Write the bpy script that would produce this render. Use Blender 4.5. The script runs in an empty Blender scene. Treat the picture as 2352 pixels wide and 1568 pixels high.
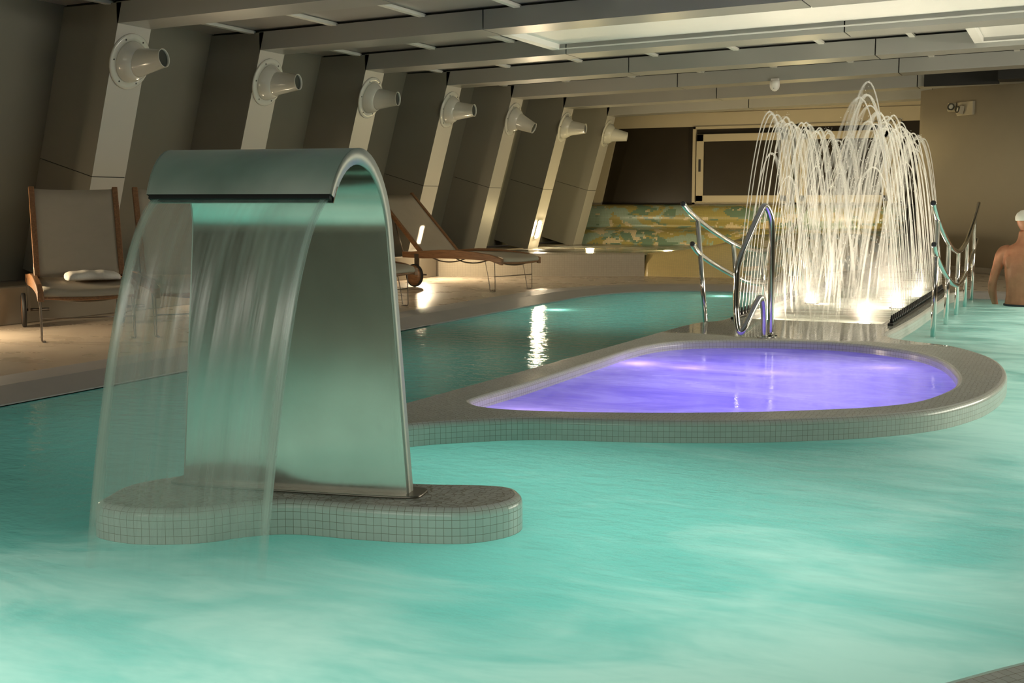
import bpy, bmesh, math, random
from mathutils import Vector, Matrix, noise
random.seed(7)
S = bpy.context.scene
COL = S.collection
R = math.radians

# ------------------------------------------------------------------ helpers
def cat(pts, n=8, closed=False):
    """Catmull-Rom through pts, n steps per span."""
    P = [Vector(p) for p in pts]; N = len(P); out = []
    spans = N if closed else N - 1
    for i in range(spans):
        g = (lambda k: P[k % N]) if closed else (lambda k: P[max(0, min(N - 1, k))])
        a, b, c, d = g(i - 1), g(i), g(i + 1), g(i + 2)
        for k in range(n):
            t = k / n
            out.append(.5 * ((2 * b) + (c - a) * t + (2 * a - 5 * b + 4 * c - d) * t * t + (3 * b - a - 3 * c + d) * t ** 3))
    if not closed: out.append(P[-1].copy())
    return out

class MB:
    """Collects shapes of ONE part, then links them as one mesh object."""
    def __init__(s): s.bm = bmesh.new(); s.uv = s.bm.loops.layers.uv.new('UVMap')
    def v(s, p): return s.bm.verts.new(p)
    def f(s, vs, mi=0, sm=False, uv=None):
        try: f = s.bm.faces.new(vs)
        except ValueError: return None
        f.material_index = mi; f.smooth = sm
        if uv:
            for l, q in zip(f.loops, uv): l[s.uv].uv = q
        return f
    def box(s, a, b, M=None, mi=0):
        c = [Vector((x, y, z)) for z in (a[2], b[2]) for y in (a[1], b[1]) for x in (a[0], b[0])]
        if M: c = [M @ p for p in c]
        v = [s.v(p) for p in c]
        for q in ((0, 2, 3, 1), (4, 5, 7, 6), (0, 1, 5, 4), (1, 3, 7, 5), (3, 2, 6, 7), (2, 0, 4, 6)): s.f([v[i] for i in q], mi)
        return s
    def prism(s, poly, y0, y1, mi=0):
        """poly in XZ, extruded along Y."""
        A = [s.v((x, y0, z)) for x, z in poly]; B = [s.v((x, y1, z)) for x, z in poly]; n = len(poly)
        s.f(A, mi); s.f(B[::-1], mi)
        for i in range(n): s.f([A[i], B[i], B[(i + 1) % n], A[(i + 1) % n]], mi)
        return s
    def loft(s, rings, cap=True, sm=True, closed_u=False, mi=0, uvs=None):
        V = [[s.v(p) for p in r] for r in rings]; n = len(V[0]); m = len(V)
        for i in range(m if closed_u else m - 1):
            a, b = V[i], V[(i + 1) % m]
            for k in range(n):
                s.f([a[k], a[(k + 1) % n], b[(k + 1) % n], b[k]], mi, sm)
        if cap and not closed_u:
            s.f(V[0][::-1], mi); s.f(V[-1], mi)
        return s
    def tube(s, pts, r, n=10, cap=True, mi=0):
        P = [Vector(p) for p in pts]; rings = []; up = None
        for i, p in enumerate(P):
            t = (P[min(i + 1, len(P) - 1)] - P[max(i - 1, 0)]).normalized()
            if up is None:
                up = Vector((0, 0, 1)) if abs(t.z) < .9 else Vector((1, 0, 0))
            up = (up - t * up.dot(t)).normalized(); w = t.cross(up)
            rr = r[i] if hasattr(r, '__len__') else r
            rings.append([p + (up * math.cos(2 * math.pi * k / n) + w * math.sin(2 * math.pi * k / n)) * rr for k in range(n)])
        return s.loft(rings, cap, True, mi=mi)
    def lathe(s, prof, M=None, n=28, mi=0, cap=True):
        """prof: (radius, height) about local Z."""
        rings = []
        for r, h in prof:
            ring = [Vector((max(r, 1e-4) * math.cos(2 * math.pi * k / n), max(r, 1e-4) * math.sin(2 * math.pi * k / n), h)) for k in range(n)]
            rings.append([M @ p for p in ring] if M else ring)
        return s.loft(rings, cap, True, mi=mi)
    def ball(s, c, r, M=None, mi=0, n=12, m=8):
        c = Vector(c); rr = r if hasattr(r, '__len__') else (r, r, r); rings = []
        for i in range(1, m):
            a = math.pi * i / m
            rings.append([c + Vector((rr[0] * math.sin(a) * math.cos(2 * math.pi * k / n), rr[1] * math.sin(a) * math.sin(2 * math.pi * k / n), -rr[2] * math.cos(a))) for k in range(n)])
        if M: rings = [[M @ p for p in q] for q in rings]
        return s.loft(rings, True, True, mi=mi)
    def build(s, name, mats, parent=None, bevel=0, weld=False):
        bmesh.ops.recalc_face_normals(s.bm, faces=s.bm.faces[:])
        me = bpy.data.meshes.new(name); s.bm.to_mesh(me); s.bm.free()
        for m in (mats if isinstance(mats, (list, tuple)) else [mats]): me.materials.append(m)
        o = bpy.data.objects.new(name, me); COL.objects.link(o)
        if parent: o.parent = parent
        if bevel:
            b = o.modifiers.new('bevel', 'BEVEL'); b.width = bevel; b.segments = 2; b.limit_method = 'ANGLE'
        return o

def tag(o, label=None, cat_=None, group=None, kind=None):
    if label: o['label'] = label
    if cat_: o['category'] = cat_
    if group: o['group'] = group
    if kind: o['kind'] = kind
    return o
def empty(name, loc=(0, 0, 0), rz=0, label=None, cat_=None, group=None):
    o = bpy.data.objects.new(name, None); COL.objects.link(o); o.location = loc; o.rotation_euler = (0, 0, rz)
    o.empty_display_size = .1
    return tag(o, label, cat_, group)
def copy_tree(o, parent=None):
    c = o.copy(); COL.objects.link(c)
    if parent: c.parent = parent
    for ch in list(o.children): copy_tree(ch, c)
    return c

# ------------------------------------------------------------------ materials
def srgb(r, g, b):
    f = lambda c: (c / 255 / 12.92) if c / 255 <= .04045 else ((c / 255 + .055) / 1.055) ** 2.4
    return (f(r), f(g), f(b), 1)
class NT:
    def __init__(s, name):
        s.m = bpy.data.materials.new(name); s.m.use_nodes = True; s.t = s.m.node_tree; s.t.nodes.clear()
        s.out = s.n('ShaderNodeOutputMaterial')
    def n(s, typ, **kw):
        x = s.t.nodes.new(typ)
        for k, v in kw.items():
            if hasattr(x, k): setattr(x, k, v)
        return x
    def set(s, node, **kw):
        for k, v in kw.items():
            sock = node.inputs[k.replace('_', ' ')]
            if isinstance(v, bpy.types.NodeSocket): s.t.links.new(v, sock)
            else: sock.default_value = v
        return node
    def link(s, a, b): s.t.links.new(a, b)
    def pri(s, **kw):
        b = s.n('ShaderNodeBsdfPrincipled'); s.set(b, **kw); return b
    def mix(s, fac, a, b):
        x = s.n('ShaderNodeMix'); x.data_type = 'RGBA'
        for k, v in ((0, fac), (6, a), (7, b)):
            if isinstance(v, bpy.types.NodeSocket): s.link(v, x.inputs[k])
            else: x.inputs[k].default_value = v
        return x.outputs[2]
    def ms(s, fac, a, b):
        x = s.n('ShaderNodeMixShader')
        if isinstance(fac, bpy.types.NodeSocket): s.link(fac, x.inputs[0])
        else: x.inputs[0].default_value = fac
        s.link(a, x.inputs[1]); s.link(b, x.inputs[2]); return x.outputs[0]
    def math(s, op, a, b=None, clamp=False):
        x = s.n('ShaderNodeMath'); x.operation = op; x.use_clamp = clamp
        for k, v in ((0, a), (1, b)):
            if v is None: continue
            if isinstance(v, bpy.types.NodeSocket): s.link(v, x.inputs[k])
            else: x.inputs[k].default_value = v
        return x.outputs[0]
    def ramp(s, fac, stops):
        x = s.n('ShaderNodeValToRGB'); s.link(fac, x.inputs[0]); e = x.color_ramp.elements
        while len(e) < len(stops): e.new(.5)
        for q, (p, c) in zip(e, stops): q.position = p; q.color = c if len(c) == 4 else (*c, 1)
        return x.outputs[0]
    def mrange(s, v, a, b, c=0., d=1., smooth=False):
        x = s.n('ShaderNodeMapRange'); x.clamp = True
        if smooth: x.interpolation_type = 'SMOOTHSTEP'
        s.link(v, x.inputs[0])
        for k, q in ((1, a), (2, b), (3, c), (4, d)): x.inputs[k].default_value = q
        return x.outputs[0]
    def coord(s, kind='Object', scale=(1, 1, 1), loc=(0, 0, 0), rot=(0, 0, 0)):
        c = s.n('ShaderNodeTexCoord'); mp = s.n('ShaderNodeMapping'); s.link(c.outputs[kind], mp.inputs[0])
        mp.inputs['Scale'].default_value = scale; mp.inputs['Location'].default_value = loc; mp.inputs['Rotation'].default_value = rot
        return mp.outputs[0]
    def noise(s, vec, scale=5, detail=3, rough=.5, dist=0):
        x = s.n('ShaderNodeTexNoise'); s.link(vec, x.inputs['Vector'])
        x.inputs['Scale'].default_value = scale; x.inputs['Detail'].default_value = detail; x.inputs['Roughness'].default_value = rough; x.inputs['Distortion'].default_value = dist
        return x.outputs[0]
    def bump(s, h, strength=.2, dist=.01):
        x = s.n('ShaderNodeBump'); s.link(h, x.inputs['Height']); x.inputs['Strength'].default_value = strength; x.inputs['Distance'].default_value = dist
        return x.outputs[0]
    def end(s, sh):
        s.link(sh if isinstance(sh, bpy.types.NodeSocket) else sh.outputs[0], s.out.inputs[0]); return s.m

def simple(name, col, rough=.5, metal=0., nscale=0, namp=.06, bump=0, spec=.5):
    t = NT(name); b = t.pri(Base_Color=col, Roughness=rough, Metallic=metal, Specular_IOR_Level=spec)
    if nscale:
        f = t.noise(t.coord(), nscale, 4, .6)
        dk = tuple(c * (1 - namp) for c in col[:3]) + (1,); lt = tuple(min(1, c * (1 + namp)) for c in col[:3]) + (1,)
        t.link(t.mix(f, dk, lt), b.inputs['Base Color'])
        if bump: t.link(t.bump(f, bump, .004), b.inputs['Normal'])
    return t.end(b)
def emit(name, col, st):
    t = NT(name); e = t.n('ShaderNodeEmission'); e.inputs[0].default_value = col; e.inputs[1].default_value = st
    return t.end(e)

M = {}
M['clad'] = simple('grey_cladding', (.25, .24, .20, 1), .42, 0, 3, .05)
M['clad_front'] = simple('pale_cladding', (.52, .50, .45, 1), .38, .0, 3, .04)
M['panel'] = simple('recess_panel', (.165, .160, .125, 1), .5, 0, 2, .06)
M['beam'] = simple('beam_grey', (.40, .40, .375, 1), .32, .25, 2.5, .05)
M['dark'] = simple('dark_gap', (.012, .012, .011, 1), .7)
M['purlin'] = simple('purlin_white', (.74, .73, .67, 1), .4)
M['ceil'] = simple('ceiling_panel', (.34, .32, .30, 1), .3, .0, .9, .15)
M['white'] = simple('white_tray', (.86, .84, .80, 1), .45, 0, 6, .03)
M['nozzle'] = simple('nozzle_enamel', (.60, .60, .54, 1), .18, 0, 6, .03)
M['hole'] = simple('nozzle_throat', (.03, .035, .03, 1), .5)
M['screw'] = simple('screw_dark', (.08, .08, .07, 1), .4, .6)
M['wall'] = simple('right_wall_plaster', (.43, .385, .29, 1), .7, 0, 5, .04, .05)
M['winframe'] = simple('window_frame', (.46, .40, .28, 1), .4, 0, 5, .04)
M['glass'] = simple('night_glass', (.026, .020, .012, 1), .32, 0, 2, .3, 0, .22)
M['black'] = simple('black_plastic', (.012, .011, .010, 1), .35)
M['steel'] = simple('polished_steel', (.72, .70, .66, 1), .10, 1.)
M['wood'] = None
M['rubber'] = simple('rubber_tyre', (.015, .014, .013, 1), .6)
M['towel'] = simple('white_towel', (.74, .69, .62, 1), .95, 0, 90, .12, .6)
M['wire'] = simple('dark_wire', (.20, .17, .14, 1), .3, .9)
M['skin'] = None
M['cap'] = simple('swim_cap', (.72, .70, .64, 1), .5, 0, 8, .04)
M['trunks'] = simple('swim_trunks', (.02, .03, .04, 1), .7)
M['lampfix'] = simple('lamp_bezel', (.5, .48, .42, 1), .3, .6)

def wood():
    t = NT('teak'); c = t.coord('Object', (2, 26, 26)); f = t.noise(c, 3, 5, .6, .6)
    col = t.ramp(f, [(.25, (.13, .06, .027, 1)), (.55, (.24, .115, .05, 1)), (.8, (.32, .165, .075, 1))])
    b = t.pri(Roughness=.42); t.link(col, b.inputs['Base Color']); t.link(t.bump(f, .15, .002), b.inputs['Normal'])
    return t.end(b)
M['wood'] = wood()
def sling():
    t = NT('sling_fabric'); w = t.n('ShaderNodeTexWave'); w.inputs['Scale'].default_value = 120; t.link(t.coord(), w.inputs[0])
    f = t.noise(t.coord(), 8, 4, .6); col = t.mix(f, (.42, .37, .29, 1), (.50, .44, .35, 1))
    b = t.pri(Roughness=.85); t.link(col, b.inputs['Base Color']); t.link(t.bump(w.outputs[1], .1, .001), b.inputs['Normal'])
    tr = t.n('ShaderNodeBsdfTranslucent'); t.link(col, tr.inputs[0])
    tp = t.n('ShaderNodeBsdfTransparent'); return t.end(t.ms(.06, t.ms(.14, b.outputs[0], tr.outputs[0]), tp.outputs[0]))
M['sling'] = sling()
def skin():
    t = NT('skin'); f = t.noise(t.coord(), 9, 4, .6)
    col = t.ramp(f, [(.3, (.40, .16, .085, 1)), (.7, (.52, .23, .13, 1))])
    b = t.pri(Roughness=.48); t.link(col, b.inputs['Base Color']); t.set(b, Subsurface_Weight=.08)
    b.inputs['Subsurface Radius'].default_value = (.02, .008, .004)
    return t.end(b)
M['skin'] = skin()

def grid_tile(name, colA, colB, grout, size=.025, rough=.22, var=.5):
    t = NT(name); u = t.coord('UV')
    br = t.n('ShaderNodeTexBrick'); br.offset = 0; br.squash = 1
    t.link(u, br.inputs['Vector'])
    t.set(br, Color1=colA, Color2=colB, Mortar=grout, Scale=1.0)
    br.inputs['Brick Width'].default_value = size; br.inputs['Row Height'].default_value = size
    br.inputs['Mortar Size'].default_value = size * .034; br.inputs['Mortar Smooth'].default_value = .3; br.inputs['Bias'].default_value = -.1
    b = t.pri(Roughness=rough); t.link(br.outputs[0], b.inputs['Base Color'])
    t.link(t.bump(t.math('SUBTRACT', 1., br.outputs[1]), .35, .002), b.inputs['Normal'])
    t.link(t.mrange(br.outputs[1], 0, 1, rough, .7), b.inputs['Roughness'])
    return t.end(b)
M['tile_side'] = grid_tile('mosaic_wall_tile', (.86, .86, .80, 1), (.79, .80, .74, 1), (.38, .33, .25, 1))
M['tile_tub'] = grid_tile('tub_tile', (.42, .37, .29, 1), (.39, .345, .27, 1), (.30, .26, .20, 1), .03, .3)
M['tile_yellow'] = grid_tile('yellow_tile', (.62, .48, .20, 1), (.58, .45, .19, 1), (.42, .34, .17, 1), .03, .3)
def top_tile():
    t = NT('mosaic_top_tile'); v = t.n('ShaderNodeTexVoronoi'); v.feature = 'DISTANCE_TO_EDGE'
    c = t.coord('Object'); t.link(c, v.inputs['Vector']); v.inputs['Scale'].default_value = 42; v.inputs['Randomness'].default_value = .55
    v2 = t.n('ShaderNodeTexVoronoi'); t.link(c, v2.inputs['Vector']); v2.inputs['Scale'].default_value = 42; v2.inputs['Randomness'].default_value = .55
    edge = t.mrange(v.outputs['Distance'], .02, .08)
    tilec = t.mix(t.math('MULTIPLY', v2.outputs['Color'], 1.), (.54, .54, .49, 1), (.68, .68, .62, 1))
    col = t.mix(edge, (.33, .29, .22, 1), tilec)
    # a film of water lies on the landing between the spa and the fountain
    sx = t.n('ShaderNodeSeparateXYZ'); t.link(c, sx.inputs[0])
    wet = t.mrange(t.math('ADD', sx.outputs[1], t.math('MULTIPLY', t.noise(c, 2.2, 2), .5)), 8.62, 8.74)
    f = t.noise(c, 3, 3)
    rough = t.math('MULTIPLY', t.mrange(wet, 0, 1, 1., .1), t.mrange(f, .3, .7, .28, .5))
    b = t.pri(); t.link(col, b.inputs['Base Color']); t.link(rough, b.inputs['Roughness'])
    bp = t.n('ShaderNodeBump'); t.link(edge, bp.inputs['Height']); bp.inputs['Distance'].default_value = .002
    t.link(t.mrange(wet, 0, 1, .35, .02), bp.inputs['Strength']); t.link(bp.outputs[0], b.inputs['Normal'])
    return t.end(b)
M['tile_top'] = top_tile()

def deck():
    t = NT('deck_stone'); c = t.coord('Object', (1, 1, 1))
    f = t.noise(t.coord('Object', (1.0, 1.6, 1), rot=(0, 0, .9)), 2.2, 4, .55); g = t.noise(c, 40, 3)
    col = t.ramp(f, [(.3, (.43, .355, .275, 1)), (.7, (.49, .41, .325, 1))])
    b = t.pri(); t.link(col, b.inputs['Base Color']); t.link(t.mrange(f, .3, .7, .24, .36), b.inputs['Roughness'])
    t.link(t.bump(t.math('ADD', f, t.math('MULTIPLY', g, .3)), .03, .003), b.inputs['Normal'])
    return t.end(b)
M['deck'] = deck()
M['coping'] = simple('coping_stone', (.36, .345, .34, 1), .42, 0, 6, .1, .15)
M['shell'] = grid_tile('pool_shell_tile', (.60, .72, .68, 1), (.56, .70, .66, 1), (.4, .46, .44, 1), .05)

def steel_brushed(name, r0, r1, ca, cb):
    t = NT(name); c = t.coord('UV', (90, 1.2, 1)); f = t.noise(c, 3, 5, .65)
    g = t.noise(t.coord('UV'), 2.2, 4, .6, .6)
    b = t.pri(Metallic=1.); t.link(t.mix(t.mrange(g, .3, .75), ca, cb), b.inputs['Base Color'])
    r = t.math('ADD', t.mrange(f, .2, .8, r0, r0 + .07), t.mrange(g, .4, .7, 0, r1))
    t.link(r, b.inputs['Roughness']); t.link(t.bump(f, .06, .001), b.inputs['Normal'])
    return t.end(b)
M['brushed'] = steel_brushed('brushed_steel', .12, .03, (.56, .55, .49, 1), (.66, .65, .58, 1))
M['band'] = steel_brushed('band_steel', .5, .08, (.44, .45, .40, 1), (.56, .57, .51, 1))
M['dull'] = steel_brushed('dull_wet_steel', .36, .16, (.50, .52, .47, 1), (.72, .74, .68, 1))

# water: a milky body that passes on the light of the lamps under it, and a rippled mirror skin
def water(name, body, foam, foam_lo, foam_hi, rip=.1, ripdist=.03, stretch=(1, 1, 1), gl=.9, rough=.06, foam_mask=None, churn=None):
    t = NT(name); c = t.coord('Object')
    sx = t.n('ShaderNodeSeparateXYZ'); t.link(c, sx.inputs[0])
    cs = t.coord('Object', (1.0, 1.9, 1), rot=(0, 0, R(-28)))
    n1 = t.noise(cs, 1.25, 4, .58, .9); n2 = t.noise(t.coord('Object', (1.6, 7, 1), rot=(0, 0, R(-24))), 1.6, 5, .6, .5)
    f = t.math('ADD', t.math('MULTIPLY', n1, .80), t.math('MULTIPLY', n2, .20))
    if foam_mask: f = t.math('ADD', f, foam_mask(t, sx))
    fm = t.mrange(f, foam_lo, foam_hi, smooth=True)
    tr = t.n('ShaderNodeBsdfTranslucent'); t.link(t.mix(fm, body, foam), tr.inputs[0])
    df = t.n('ShaderNodeBsdfDiffuse'); t.link(t.mix(fm, tuple(q * .55 for q in body[:3]) + (1,), (.74, .86, .80, 1)), df.inputs[0])
    bodysh = t.ms(t.mrange(fm, 0, 1, .25, .42), tr.outputs[0], df.outputs[0])
    h = t.noise(t.coord('Object', (3.2 * stretch[0], 3.2 * stretch[1], 1), rot=(0, 0, R(25))), 2.2, 4, .55)
    h2 = t.noise(t.coord('Object', (1, 2.4, 1), rot=(0, 0, R(25))), 14, 3, .5)
    hh = t.math('ADD', h, t.math('MULTIPLY', h2, .24)); nb = t.bump(hh, rip, ripdist)
    gs = t.n('ShaderNodeBsdfGlossy'); rg = t.mrange(fm, 0, 1, rough, rough + .3)
    if churn: rg = t.math('ADD', rg, churn(t, sx))
    t.link(rg, gs.inputs['Roughness']); t.link(nb, gs.inputs['Normal'])
    fr = t.n('ShaderNodeFresnel'); fr.inputs[0].default_value = 1.33; t.link(nb, fr.inputs['Normal'])
    k = t.math('MULTIPLY', t.math('MULTIPLY', fr.outputs[0], gl), t.mrange(fm, 0, 1, 1., .3))
    return t.end(t.ms(k, bodysh, gs.outputs[0]))
def main_mask(t, sx):
    # jets keep churning the near basin and the water right of the spa; the basin along the deck lies calm
    x, y = sx.outputs[0], sx.outputs[1]
    left = t.mrange(t.math('ADD', x, t.math('MULTIPLY', y, .02)), -3.5, -2.4, -.30, 0, True)
    near = t.mrange(y, 1.7, 3.3, .22, 0., True)
    right = t.mrange(t.math('SUBTRACT', x, t.math('MULTIPLY', y, .03)), -1.4, -.5, 0, .20, True)
    midbasin = t.mrange(y, 3.6, 4.3, .0, .06, True)
    calm = t.math('MULTIPLY', t.mrange(y, 2.6, 3.3, 0, 1, True), t.mrange(y, 4.6, 5.6, 1, 0, True))
    return t.math('ADD', t.math('ADD', left, near), t.math('SUBTRACT', right, t.math('MULTIPLY', calm, .10)))
M['water'] = water('pool_water', (.20, .54, .47, 1), (.60, .82, .72, 1), .40, .86, .16, .05, (1, 1.6, 1), 1., .06, main_mask, lambda t, sx: t.mrange(t.math('ADD', sx.outputs[0], t.math('MULTIPLY', sx.outputs[1], .02)), -3.0, -2.0, 0, .26, True))
M['spa_water'] = water('spa_water', (.36, .30, .92, 1), (.58, .50, 1., 1), .35, .75, .10, .03, (1, 1.4, 1), .9, .05)
M['channel_water'] = water('channel_water', (.72, .68, .56, 1), (.95, .92, .84, 1), .35, .6, .25, .04, (2, 2, 1), .8, .12)
M['tub_water'] = water('tub_water', (.62, .56, .40, 1), (.8, .76, .62, 1), .4, .7, .05, .02, (1, 1, 1), 1., .03)

def jet_mat(name, clear):
    t = NT(name); tr = t.n('ShaderNodeBsdfTranslucent'); tr.inputs[0].default_value = (.98, .96, .92, 1)
    df = t.n('ShaderNodeBsdfDiffuse'); df.inputs[0].default_value = (.92, .90, .86, 1)
    gl = t.n('ShaderNodeBsdfGlossy'); gl.inputs['Roughness'].default_value = .12
    tp = t.n('ShaderNodeBsdfTransparent')
    a = t.ms(.45, tr.outputs[0], df.outputs[0]); a = t.ms(.10, a, gl.outputs[0])
    return t.end(t.ms(clear, a, tp.outputs[0]))
M['jet'] = jet_mat('jet_water', .45); M['spray'] = jet_mat('jet_spray', .86)
def sheet_mat():
    t = NT('falling_sheet_water'); u = t.coord('UV')
    s1 = t.noise(t.coord('UV', (16, .55, 1)), 2.2, 5, .62, .25); s2 = t.noise(t.coord('UV', (60, 1.2, 1)), 2.2, 4, .6, .2)
    sx = t.n('ShaderNodeSeparateXYZ'); t.link(u, sx.inputs[0])
    e = t.math('ABSOLUTE', t.math('SUBTRACT', sx.outputs[0], .5))
    edge = t.math('MULTIPLY', t.mrange(e, .44, .475, 0, 1, True), t.mrange(e, .485, .5, 1, .25, True))
    low = t.mrange(sx.outputs[1], .2, 1., 0, .17, True)
    low = t.math('MULTIPLY', low, t.mrange(sx.outputs[1], .84, 1., 1., 0., True))
    fade = t.mrange(sx.outputs[1], .88, 1., 1., .15, True)
    st = t.math('ADD', t.math('MULTIPLY', t.mrange(s1, .38, .75), .15), t.math('MULTIPLY', t.mrange(s2, .45, .78), .10))
    op = t.math('ADD', t.math('ADD', st, low), t.math('ADD', t.math('MULTIPLY', edge, .30), .07), True)
    op = t.math('MULTIPLY', op, fade)
    tr = t.n('ShaderNodeBsdfTranslucent'); tr.inputs[0].default_value = (.86, .90, .84, 1)
    df = t.n('ShaderNodeBsdfDiffuse'); df.inputs[0].default_value = (.70, .76, .70, 1)
    gl = t.n('ShaderNodeBsdfGlossy'); gl.inputs['Roughness'].default_value = .22
    t.link(t.bump(s1, .3, .01), gl.inputs['Normal'])
    a = t.ms(.5, tr.outputs[0], df.outputs[0]); a = t.ms(.16, a, gl.outputs[0])
    tp = t.n('ShaderNodeBsdfTransparent')
    return t.end(t.ms(op, tp.outputs[0], a))
M['sheet'] = sheet_mat()

def mosaic():
    t = NT('camouflage_mosaic'); c = t.coord('UV')
    # the patches are made of whole tiles: colours are looked up per tile
    sn = t.n('ShaderNodeVectorMath'); sn.operation = 'SNAP'; t.link(c, sn.inputs[0]); sn.inputs[1].default_value = (.03, .03, .03)
    mp = t.n('ShaderNodeMapping'); t.link(sn.outputs[0], mp.inputs[0]); mp.inputs['Scale'].default_value = (1.15, 2.2, 1)
    q = mp.outputs[0]
    n1 = t.noise(q, 1.3, 3, .6, .8)
    mp2 = t.n('ShaderNodeMapping'); t.link(q, mp2.inputs[0]); mp2.inputs['Location'].default_value = (7, 3, 0); n2 = t.noise(mp2.outputs[0], 1.5, 3, .6, .8)
    mp3 = t.n('ShaderNodeMapping'); t.link(q, mp3.inputs[0]); mp3.inputs['Location'].default_value = (2, 9, 0); n3 = t.noise(mp3.outputs[0], 1.7, 3, .6, 1.)
    col = t.mix(t.mrange(n1, .49, .5), (.27, .36, .29, 1), (.33, .28, .09, 1))
    col = t.mix(t.mrange(n2, .56, .57), col, (.12, .20, .14, 1))
    col = t.mix(t.mrange(n3, .57, .58), col, (.56, .47, .30, 1))
    br = t.n('ShaderNodeTexBrick'); br.offset = 0; t.link(c, br.inputs[0])
    br.inputs['Scale'].default_value = 1; br.inputs['Brick Width'].default_value = .03; br.inputs['Row Height'].default_value = .03; br.inputs['Mortar Size'].default_value = .0018
    col = t.mix(t.math('MULTIPLY', br.outputs[1], .45), col, (.16, .14, .09, 1))
    b = t.pri(Roughness=.3); t.link(col, b.inputs['Base Color']); return t.end(b)
M['mosaic'] = mosaic()

# ------------------------------------------------------------------ setting: floor, pool, walls, ceiling
POOL = [(-5.0, -.6), (-5.0, 1.2), (-5.0, 3), (-5.0, 6), (-5.0, 9), (-5.0, 11.6), (-4.93, 12.7), (-4.66, 13.4), (-4.15, 13.85), (-3.5, 14.0), (-2.6, 14.03), (-1, 14.05), (.4, 14.05),
        (1.0, 13.8), (1.2, 13.0), (1.2, 9), (1.2, 6), (1.15, 4.6), (.85, 3.8), (.40, 3.2), (-.04, 2.66), (-.235, 2.40), (-.55, 1.98), (-.92, 1.50), (-1.35, .85), (-1.9, .1), (-2.6, -.65), (-3.5, -1.2), (-4.5, -1.3)]
POOLC = [Vector((p[0], p[1], 0)) for p in cat([(x, y, 0) for x, y in POOL], 6, True)]
ISL = [(-2.88, 4.75), (-2.86, 4.52), (-2.74, 4.37), (-2.60, 4.38), (-2.47, 4.53), (-2.18, 4.765), (-1.90, 4.87), (-1.635, 4.955), (-1.284, 5.115), (-1.0, 5.30), (-.78, 5.48), (-.58, 5.71), (-.45, 5.96), (-.34, 6.35), (-.285, 6.9),
       (-.31, 7.45), (-.42, 7.97), (-.66, 8.45), (-.95, 8.66), (-1.13, 8.85), (-1.19, 9.15), (-1.17, 9.6), (-1.14, 10.6), (-1.13, 12), (-1.13, 13.4), (-1.13, 14.12),
       (-2.585, 14.12), (-2.585, 13), (-2.585, 11), (-2.585, 9.8), (-2.605, 9.5), (-2.72, 9.24), (-2.76, 8.6), (-2.79, 7.5), (-2.82, 6.5), (-2.85, 5.6)]
SPA = [(-2.61, 5.2), (-2.59, 5.7), (-2.585, 6.6), (-2.58, 7.35), (-2.53, 7.72), (-2.40, 7.98), (-2.15, 8.17), (-1.85, 8.29), (-1.5, 8.34), (-1.19, 8.26), (-.88, 8.01), (-.69, 7.65), (-.575, 7.2), (-.525, 6.8), (-.54, 6.45), (-.64, 6.03), (-.80, 5.78),
       (-1.0, 5.60), (-1.25, 5.42), (-1.524, 5.26), (-1.8, 5.13), (-2.08, 5.03), (-2.3, 4.975), (-2.47, 4.98), (-2.58, 5.06)]
ARCH_ISL = [(-2.81, 2.88), (-2.85, 3.02), (-2.81, 3.16), (-2.7, 3.30), (-2.45, 3.40), (-2.2, 3.44), (-1.97, 3.46), (-1.78, 3.53), (-1.67, 3.545), (-1.60, 3.49), (-1.565, 3.40), (-1.585, 3.30), (-1.66, 3.205), (-1.80, 3.145),
            (-1.92, 3.115), (-2.02, 3.095), (-2.14, 3.08), (-2.24, 3.05), (-2.33, 2.97), (-2.40, 2.87), (-2.50, 2.80), (-2.62, 2.76), (-2.76, 2.78)]
CHAN = [(-2.42, 9.78), (-1.33, 9.78), (-1.33, 13.75), (-2.42, 13.75)]

def inset(L, d):
    n = len(L); out = []; A = sum(L[i].x * L[(i + 1) % n].y - L[(i + 1) % n].x * L[i].y for i in range(n)); sg = 1 if A > 0 else -1
    for i in range(n):
        t = (L[(i + 1) % n] - L[i - 1]); t = t.normalized() if t.length else Vector((1, 0, 0))
        out.append(L[i] + Vector((-t.y, t.x, 0)) * sg * d)
    return out
def loopv(pts, z): return [Vector((p[0], p[1], z)) for p in pts]
def fillface(mb, loops, mi=0):
    es = []
    for vs in loops:
        for i in range(len(vs)):
            e = mb.bm.edges.get((vs[i], vs[(i + 1) % len(vs)])) or mb.bm.edges.new((vs[i], vs[(i + 1) % len(vs)]))
            es.append(e)
    g = bmesh.ops.triangle_fill(mb.bm, use_beauty=True, use_dissolve=False, edges=es, normal=(0, 0, 1))
    for f in g['geom']:
        if isinstance(f, bmesh.types.BMFace):
            f.material_index = mi
            for l in f.loops: l[mb.uv].uv = l.vert.co.xy
def strips(mb, rings, mi=0, sm=True):
    """rings: list of same-length closed loops (Vectors); UV u = running length, v = running height."""
    V = [[mb.v(p) for p in r] for r in rings]; n = len(V[0])
    U = [0]
    for i in range(n): U.append(U[-1] + (rings[0][(i + 1) % n] - rings[0][i]).length)
    W = [0]
    for j in range(len(rings) - 1): W.append(W[-1] + (rings[j + 1][0] - rings[j][0]).length)
    for j in range(len(rings) - 1):
        for i in range(n):
            k = (i + 1) % n
            mb.f([V[j][i], V[j][k], V[j + 1][k], V[j + 1][i]], mi, sm, [(U[i], W[j]), (U[i + 1], W[j]), (U[i + 1], W[j + 1]), (U[i], W[j + 1])])
    return V
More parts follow.
